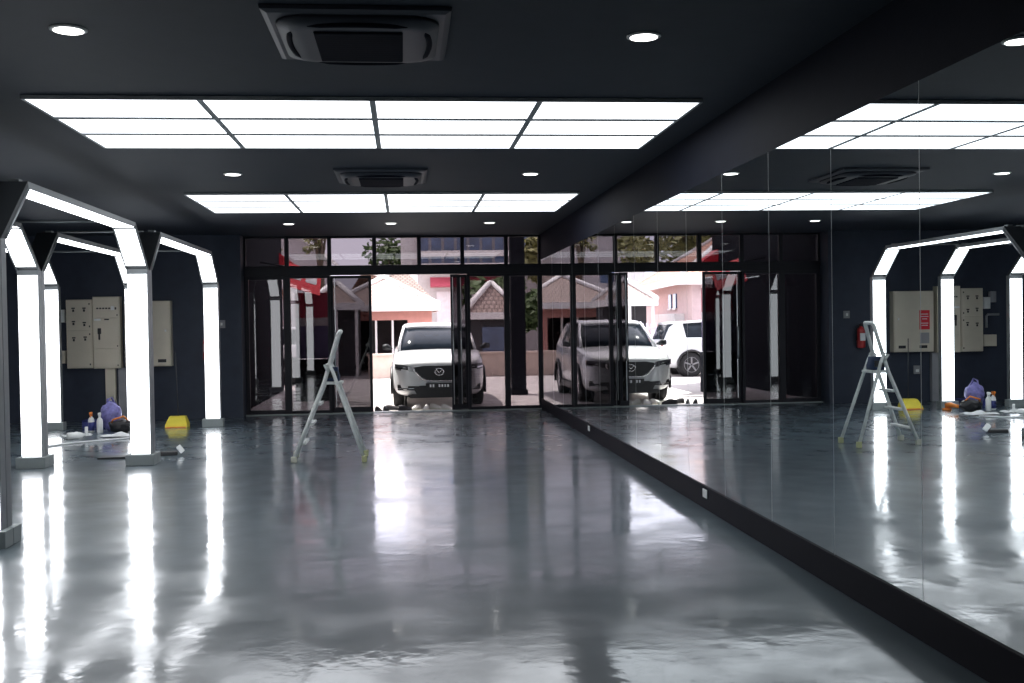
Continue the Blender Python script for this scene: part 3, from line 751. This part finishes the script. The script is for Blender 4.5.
    ch.build('plate_characters', M['cloth'], pl)
    MB().box(-.25, .25, 4.50*k, 4.535*k, .70*hz, .80*hz, .004).build('rear_plate', M['plate'], t)
    return t
car('parked_car', 'white SUV facing the open shop doorway', (.655, 20.50, -.02), 0)
car('parked_car', 'white SUV parked broadside across the street, seen in the mirror', (-6.55, 30.7, -.02), -PI/2, 4.3, 1.78, 1.62, 1.)

# shoes at the door
def shoe(x, y, rz, m, lab, low=False):
    t = thing('shoe', lab, 'shoe', (x, y, -.02), rz, 'shoes left outside the doorway')
    MB().loft([[(wd*sx, yy, z) for sx, z in ((-1, 0), (1, 0), (1.02, .022), (-1.02, .022))] for yy, wd in ((-.13, .022), (-.10, .040), (-.03, .046), (.06, .036), (.12, .034), (.14, .022))]).build('sole', M['rubber' if m == 'shoew' else 'darkpl'], t, True)
    up = []
    for yy, wd, hh in ((-.125, .020, .042), (-.09, .038, .060), (-.02, .042, .085), (.03, .034, .100 if not low else .07), (.09, .034, .105 if not low else .06), (.135, .024, .095 if not low else .05)):
        up.append([(wd*math.cos(a)*1.0, yy, .02+max(0, hh-.02)*max(0, math.sin(a))) for a in [PI*q/8 for q in range(9)]])
    MB().loft(up, closed=True).build('upper', M[m], t, True)
shoes = [(-.50, 20.02, .4, 'shoe', 'dark shoe nearest the left edge of the open doorway'), (-.36, 20.05, .3, 'shoe', 'dark shoe beside the one at the doorway edge'),
         (-.24, 20.34, 1.3, 'shoe', 'dark shoe pointing sideways in front of the car wheel'), (.0, 20.20, 1.2, 'shoe', 'dark shoe under the front of the parked car, pointing sideways'),
         (.0, 20.0, 1.9, 'shoe', 'dark shoe at the middle of the open doorway'), (.20, 20.34, -.6, 'shoew', 'pale shoe turned outward at the middle of the doorway'),
         (.38, 20.22, -.3, 'shoew', 'pale shoe straight beside the turned pale shoe'), (.58, 20.42, .9, 'shoew', 'pale shoe by itself near the right door stack'), (.78, 20.20, .7, 'shoew', 'pale shoe nearest the right door leaf')]
for s_ in shoes: shoe(*s_)

# --- houses
def hiproof(name, x0, x1, y0, y1, z0, rise, m, parent, inset=None):
    mb = MB(); d = (y1-y0)/2; ix = inset if inset is not None else d
    a, b, c, e = Vector((x0, y0, z0)), Vector((x1, y0, z0)), Vector((x1, y1, z0)), Vector((x0, y1, z0))
    r0, r1 = Vector((x0+ix, (y0+y1)/2, z0+rise)), Vector((x1-ix, (y0+y1)/2, z0+rise))
    sl = math.hypot(d, rise)
    mb.quad([a, b, r1, r0], [(0, 0), (x1-x0, 0), (x1-x0-ix, sl), (ix, sl)])
    mb.quad([c, e, r0, r1], [(0, 0), (x1-x0, 0), (x1-x0-ix, sl), (ix, sl)])
    mb.quad([b, c, r1], [(0, 0), (y1-y0, 0), (d, math.hypot(ix, rise))]); mb.quad([e, a, r0], [(0, 0), (y1-y0, 0), (d, math.hypot(ix, rise))])
    for q in (a, b, c, e): pass
    mb.quad([e, c, b, a])
    o = mb.build(name, m, parent)
    cap = MB()
    for p, q in ((a, r0), (e, r0), (b, r1), (c, r1)): cap.tube([p+Vector((0, 0, .03)), q+Vector((0, 0, .05))], .085, 8)
    if (r1-r0).length > .1: cap.tube([r0+Vector((0, 0, .05)), r1+Vector((0, 0, .05))], .085, 8)
    cap.build('ridge_caps', M['fascia'], o)
    f = MB().box(x0, x1, y0-.03, y0, z0-.20, z0+.02).box(x0, x1, y1, y1+.03, z0-.20, z0+.02).box(x1, x1+.03, y0-.03, y1+.03, z0-.20, z0+.02).box(x0-.03, x0, y0-.03, y1+.03, z0-.20, z0+.02)
    f.build('fascia_board', M['fascia'], o)
    return o
h = thing('bungalow', 'low pink bungalow with a tiled hip roof across the street', 'house', (0, 36, -.02))
hiproof('roof', -2.6, 1.18, 0, 7.4, 2.28, 1.42, M['tile'], h, 2.6)
MB().box(.12, .95, .5, .7, 0, 2.1).box(-2.4, .12, .5, .7, 1.78, 2.1).box(.75, .95, .7, 6.9, 0, 2.1).box(-2.4, -2.2, .7, 6.9, 0, 2.1).build('wall', M['pink'], h)
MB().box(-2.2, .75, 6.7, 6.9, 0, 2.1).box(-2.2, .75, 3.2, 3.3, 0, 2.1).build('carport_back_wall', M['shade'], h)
for x in (-.95, -.39): MB().box(x-.035, x+.035, .55, .62, 0, 1.80).build('post', M['fascia'], h)
h = thing('porch_house', 'small tiled hip roof house with white posts left of the pink bungalow', 'house', (-1.98, 33.2, -.02))
hiproof('roof', -.98, .62, 0, 2.6, 2.30, .62, M['tile'], h, .7)
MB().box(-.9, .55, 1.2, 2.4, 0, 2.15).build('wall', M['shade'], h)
for x in (-.10, .52, -.85): MB().box(x-.045, x+.045, .05, .14, 0, 2.15).build('post', M['fascia'], h)
h = thing('gate_lodge', 'small lodge with a tiled pyramid roof, seen through the right shopfront panes', 'house', (2.85, 34.0, -.02))
hiproof('roof', -.95, .95, 0, 1.9, 1.95, .95, M['tile'], h, .9)
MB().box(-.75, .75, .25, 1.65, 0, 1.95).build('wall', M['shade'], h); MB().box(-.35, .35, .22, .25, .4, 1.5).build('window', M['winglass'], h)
# low boundary wall
t = thing('boundary_wall', 'low tan boundary wall along the far side of the street', 'wall', (1.1, 32.6, -.02))
MB().box(-2.2, 6.5, -.12, .12, 0, .68, .01).build('wall_body', M['kerb'], t); MB().box(-2.25, 6.55, -.16, .16, .68, .75, .01).build('coping', M['kerb'], t)
# beige block with maroon awning and balcony
b = thing('apartment_block', 'beige two storey block with maroon awning and white balcony rail', 'building', (4.0, 52, -.02))
MB().box(-3.3, 9, 0, 8, 0, 9).build('wall', M['beigewall'], b)
MB().box(-4.1, -3.3, .4, 8, 0, 9).build('stair_tower', M['whitewall'], b)
aw = MB().loft([[(-2.7, -.9, 3.45), (-2.7, 0, 3.9), (-2.7, 0, 3.4)], [(1.5, -.9, 3.45), (1.5, 0, 3.9), (1.5, 0, 3.4)]], smooth=False); aw.build('awning', M['maroon'], b)
MB().box(-2.4, -.2, -.05, 0, 0, 3.2).build('shutter_door', M['greywall'], b)
MB().box(-3.3, 1.2, -1.3, 0, 4.35, 4.5).build('balcony_slab', M['fascia'], b)
rb = MB().box(-3.3, 1.2, -1.32, -1.25, 4.82, 5.10).build('balcony_rail', M['fascia'], b)
for k in range(7):
    x = -3.0+k*.62
    w_ = MB().box(x-.24, x+.24, -.04, .02, 4.5, 6.7).build('window', M['winglass'], b)
for k in range(3):
    x = 2.0+k*1.6
    w_ = MB().box(x-.5, x+.5, -.04, .02, 4.6, 6.0).build('window', M['winglass'], b)
    MB().box(x-.56, x+.56, -.06, -.04, 4.52, 4.6).build('window_sill', M['fascia'], w_)
# grey gable house at the left
g = thing('gable_house', 'grey gabled house seen through the second clerestory pane', 'house', (-8.2, 76, -.02))
MB().prism([(-4.2, 0), (2.6, 0), (2.6, 6.6), (-.6, 9.0), (-4.2, 6.4)], 'y', 0, 8).build('wall', M['greywall'], g)
MB().prism([(3.2, 6.12), (3.2, 6.4), (-.6, 9.35), (-4.8, 6.3), (-4.8, 6.0), (-.6, 9.05)], 'y', -.6, 8.5).build('roof', M['fascia'], g)
for x in (-1.4, 1.0): MB().box(x-.5, x+.5, -.04, .02, 4.4, 5.8).build('window', M['winglass'], g)
# red banner on a bracket of the party wall
t = thing('shop_banner', 'red sloping banner with pale lettering outside the left shopfront panes', 'banner', (-2.09, 22.7, 0))
def sheet(x0, x1, u0, u1, th, off):
    # points on a sloping plane that drops to the right: u 0 = lower front edge, 1 = upper rear edge
    def P(x, u, o): return (x, .55*u-.7*o, 2.44-.30*(x+.36)+.52*u+.7*o)
    return [[P(x0, u0, off), P(x0, u1, off), P(x0, u1, off+th), P(x0, u0, off+th)], [P(x1, u0, off), P(x1, u1, off), P(x1, u1, off+th), P(x1, u0, off+th)]]
MB().loft(sheet(-.36, .34, 0, 1, .015, 0), smooth=False).build('banner_sheet', M['redsign'], t)
for x0, x1 in ((-.28, -.06), (.03, .26)):
    MB().loft(sheet(x0, x1, .38, .68, .006, .014), smooth=False).build('lettering_blur', M['cloth'], t)
MB().tube([(-.95, .55, 2.98), (.33, .55, 2.76)], .018, 8).build('bracket_arm', M['aludark'], t)
aw = thing('red_awning', 'small red awning high at the end of the dark party wall', 'awning', (-3.05, 27.1, 0))
MB().prism([(0, 3.42), (.50, 3.05), (.50, 2.95), (0, 3.0)], 'y', -.25, .28).build('canopy_sheet', M['redsign'], aw)
for y in (-.22, .25): MB().tube([(.0, y, 2.80), (.46, y, 2.98)], .014, 8).build('strut', M['aludark'], aw)
t = thing('advertising_board', 'standing board in maroon and violet behind the pane with the red banner', 'board', (-1.97, 23.4, -.02))
MB().box(-.36, .36, -.02, .02, 1.80, 2.34).build('upper_panel', M['maroon'], t)
MB().box(-.36, .36, -.022, .02, 1.62, 1.80).build('middle_band', M['greywall'], t)
MB().box(-.36, .36, -.02, .02, .92, 1.62).build('lower_panel', M['dimviolet'], t)
MB().box(-.38, .38, -.12, .12, 0, .90, .01).build('pedestal', M['stone'], t)
# pink house seen in the mirror through the doorway
h = thing('pink_house', 'pale pink house with orange tiled roof, seen in the mirror through the doorway', 'house', (-4.6, 38.5, -.02), .085)
MB().box(-8, 0, -5.0, 7, 0, 2.95).build('wall', M['palepink'], h)
hiproof('roof', -8.6, .55, -5.6, 7.6, 2.95, 2.3, M['otile'], h, 3.6)
for y in (-.9, -1.9):
    w_ = MB().box(-.02, .05, y-.28, y+.28, 2.05, 2.55).build('window', M['winglass'], h)
    MB().box(.05, .09, y-.33, y+.33, 1.99, 2.05).build('window_sill', M['fascia'], w_)
MB().box(0, .35, -3.6, 1.2, 1.5, 1.85, .02).build('lean_to_roof', M['whitewall'], h)
# fence
f = thing('slat_fence', 'pale violet slat fence behind the broadside car, seen in the mirror', 'fence', (-3.0, 32.55, -.02))
MB().box(-1.75, .85, -.03, 0, .25, .32).build('rail', M['fence'], f); MB().box(-1.75, .85, -.03, 0, 1.35, 1.42).build('rail', M['fence'], f)
for k in range(19):
    x = -1.70+k*.14; MB().box(x-.03, x+.03, -.06, -.03, 0, 1.55).build('slat', M['fence'], f)

# --- trees
def tree(x, y, h, cr, cz, m, lab, n=1100, seed=0, flat=.8, leaf_=.22):
    rnd = random.Random(seed)
    t = thing('tree', lab, 'tree', (x, y, -.02), group='trees beyond the street')
    mb = MB().tube([(0, 0, 0), (.1, 0, cz*.5), (0, .1, cz)], [.22, .16, .10], 8)
    for k in range(5):
        a = rnd.uniform(0, 6.28); mb.tube([(0, .05, cz*.7), (math.cos(a)*cr*.5, math.sin(a)*cr*.5, cz+cr*.3*rnd.random())], [.09, .04], 6)
    mb.build('trunk', M['bark'], t)
    cl = [(rnd.gauss(0, .45)*cr, rnd.gauss(0, .45)*cr, cz+rnd.gauss(.1, .40)*cr*flat, cr*rnd.uniform(.28, .5)) for _ in range(14)]
    lf = MB()
    for k in range(n):
        c = rnd.choice(cl); d = Vector((rnd.gauss(0, 1), rnd.gauss(0, 1), rnd.gauss(0, 1))).normalized()*c[3]*rnd.uniform(.6, 1.)
        p = Vector(c[:3])+d; u = Vector((rnd.gauss(0, 1), rnd.gauss(0, 1), rnd.gauss(0, .6))).normalized(); v = u.orthogonal().normalized(); s1 = leaf_*rnd.uniform(.6, 1.3)
        lf.quad([p-u*s1, p+v*s1*.5, p+u*s1, p-v*s1*.5])
    lf.build('foliage', M[m], t)
tree(-.35, 62, 6, 1.7, 5.0, 'leaf', 'dark round tree behind the tiled bungalow roof', seed=1)
tree(-4.2, 55, 6, .62, 6.0, 'leafy', 'thin pale tree beside the grey gabled house', 420, 2, 1.3, .13)
tree(4.25, 39.5, 6, 1.35, 2.0, 'leaf', 'broad dark tree behind the pyramid roof lodge', 2200, 3, .7, .22)
tree(5.05, 36.6, 6, 1.1, 3.7, 'leafy', 'yellow green tree beyond the mirror corner panes', 1500, 4)
tree(-10.5, 54, 7, 3.0, 5.6, 'leafy', 'yellow green tree above the pink house, seen in the mirror', 2200, 5, .7, .3)

# ------------------------------------------------------------------ light
w = bpy.data.worlds.new('World'); SC.world = w; w.use_nodes = True
nt = w.node_tree; nt.nodes.clear()
o = nt.nodes.new('ShaderNodeOutputWorld'); bg = nt.nodes.new('ShaderNodeBackground'); nt.links.new(bg.outputs[0], o.inputs[0])
tc = nt.nodes.new('ShaderNodeTexCoord'); n = nt.nodes.new('ShaderNodeTexNoise'); n.inputs['Scale'].default_value = 2.2; n.inputs['Detail'].default_value = 5
nt.links.new(tc.outputs['Generated'], n.inputs['Vector'])
rp = nt.nodes.new('ShaderNodeValToRGB'); nt.links.new(n.outputs[0], rp.inputs[0])
rp.color_ramp.elements[0].position = .35; rp.color_ramp.elements[0].color = (.86, .84, 1.0, 1)
rp.color_ramp.elements[1].position = .65; rp.color_ramp.elements[1].color = (1., .93, 1.0, 1)
nt.links.new(rp.outputs[0], bg.inputs[0]); bg.inputs[1].default_value = 3.3
sd = bpy.data.lights.new('sun', 'SUN'); sd.energy = 14.; sd.color = (1, .97, .92); sd.angle = .01
so = bpy.data.objects.new('sun', sd); COL.objects.link(so)
so.rotation_euler = Vector((-.36, .32, .88)).to_track_quat('Z', 'Y').to_euler()

# ------------------------------------------------------------------ camera
R = Vector((0.99479504, -0.10069859, -0.0155763)); U = Vector((0.01724413, 0.01571334, 0.99972783)); F = Vector((0.10042643, 0.99479289, -0.01736802))
cd = bpy.data.cameras.new('camera'); cd.sensor_width = 36; cd.lens = 37.485; cd.clip_start = .05; cd.clip_end = 400
co = bpy.data.objects.new('camera', cd); COL.objects.link(co)
m = Matrix(((R.x, U.x, -F.x, 0), (R.y, U.y, -F.y, 0), (R.z, U.z, -F.z, 1.6), (0, 0, 0, 1)))
co.matrix_world = m
SC.camera = co
SC.view_settings.view_transform = 'Standard'
SC.view_settings.look = 'None'; SC.view_settings.gamma = 1; SC.view_settings.exposure = 0
SC.view_settings.use_curve_mapping = False
SC.cycles.max_bounces = 14; SC.cycles.glossy_bounces = 8; SC.cycles.transparent_max_bounces = 24; SC.cycles.diffuse_bounces = 5
SC.cycles.sample_clamp_indirect = 8.
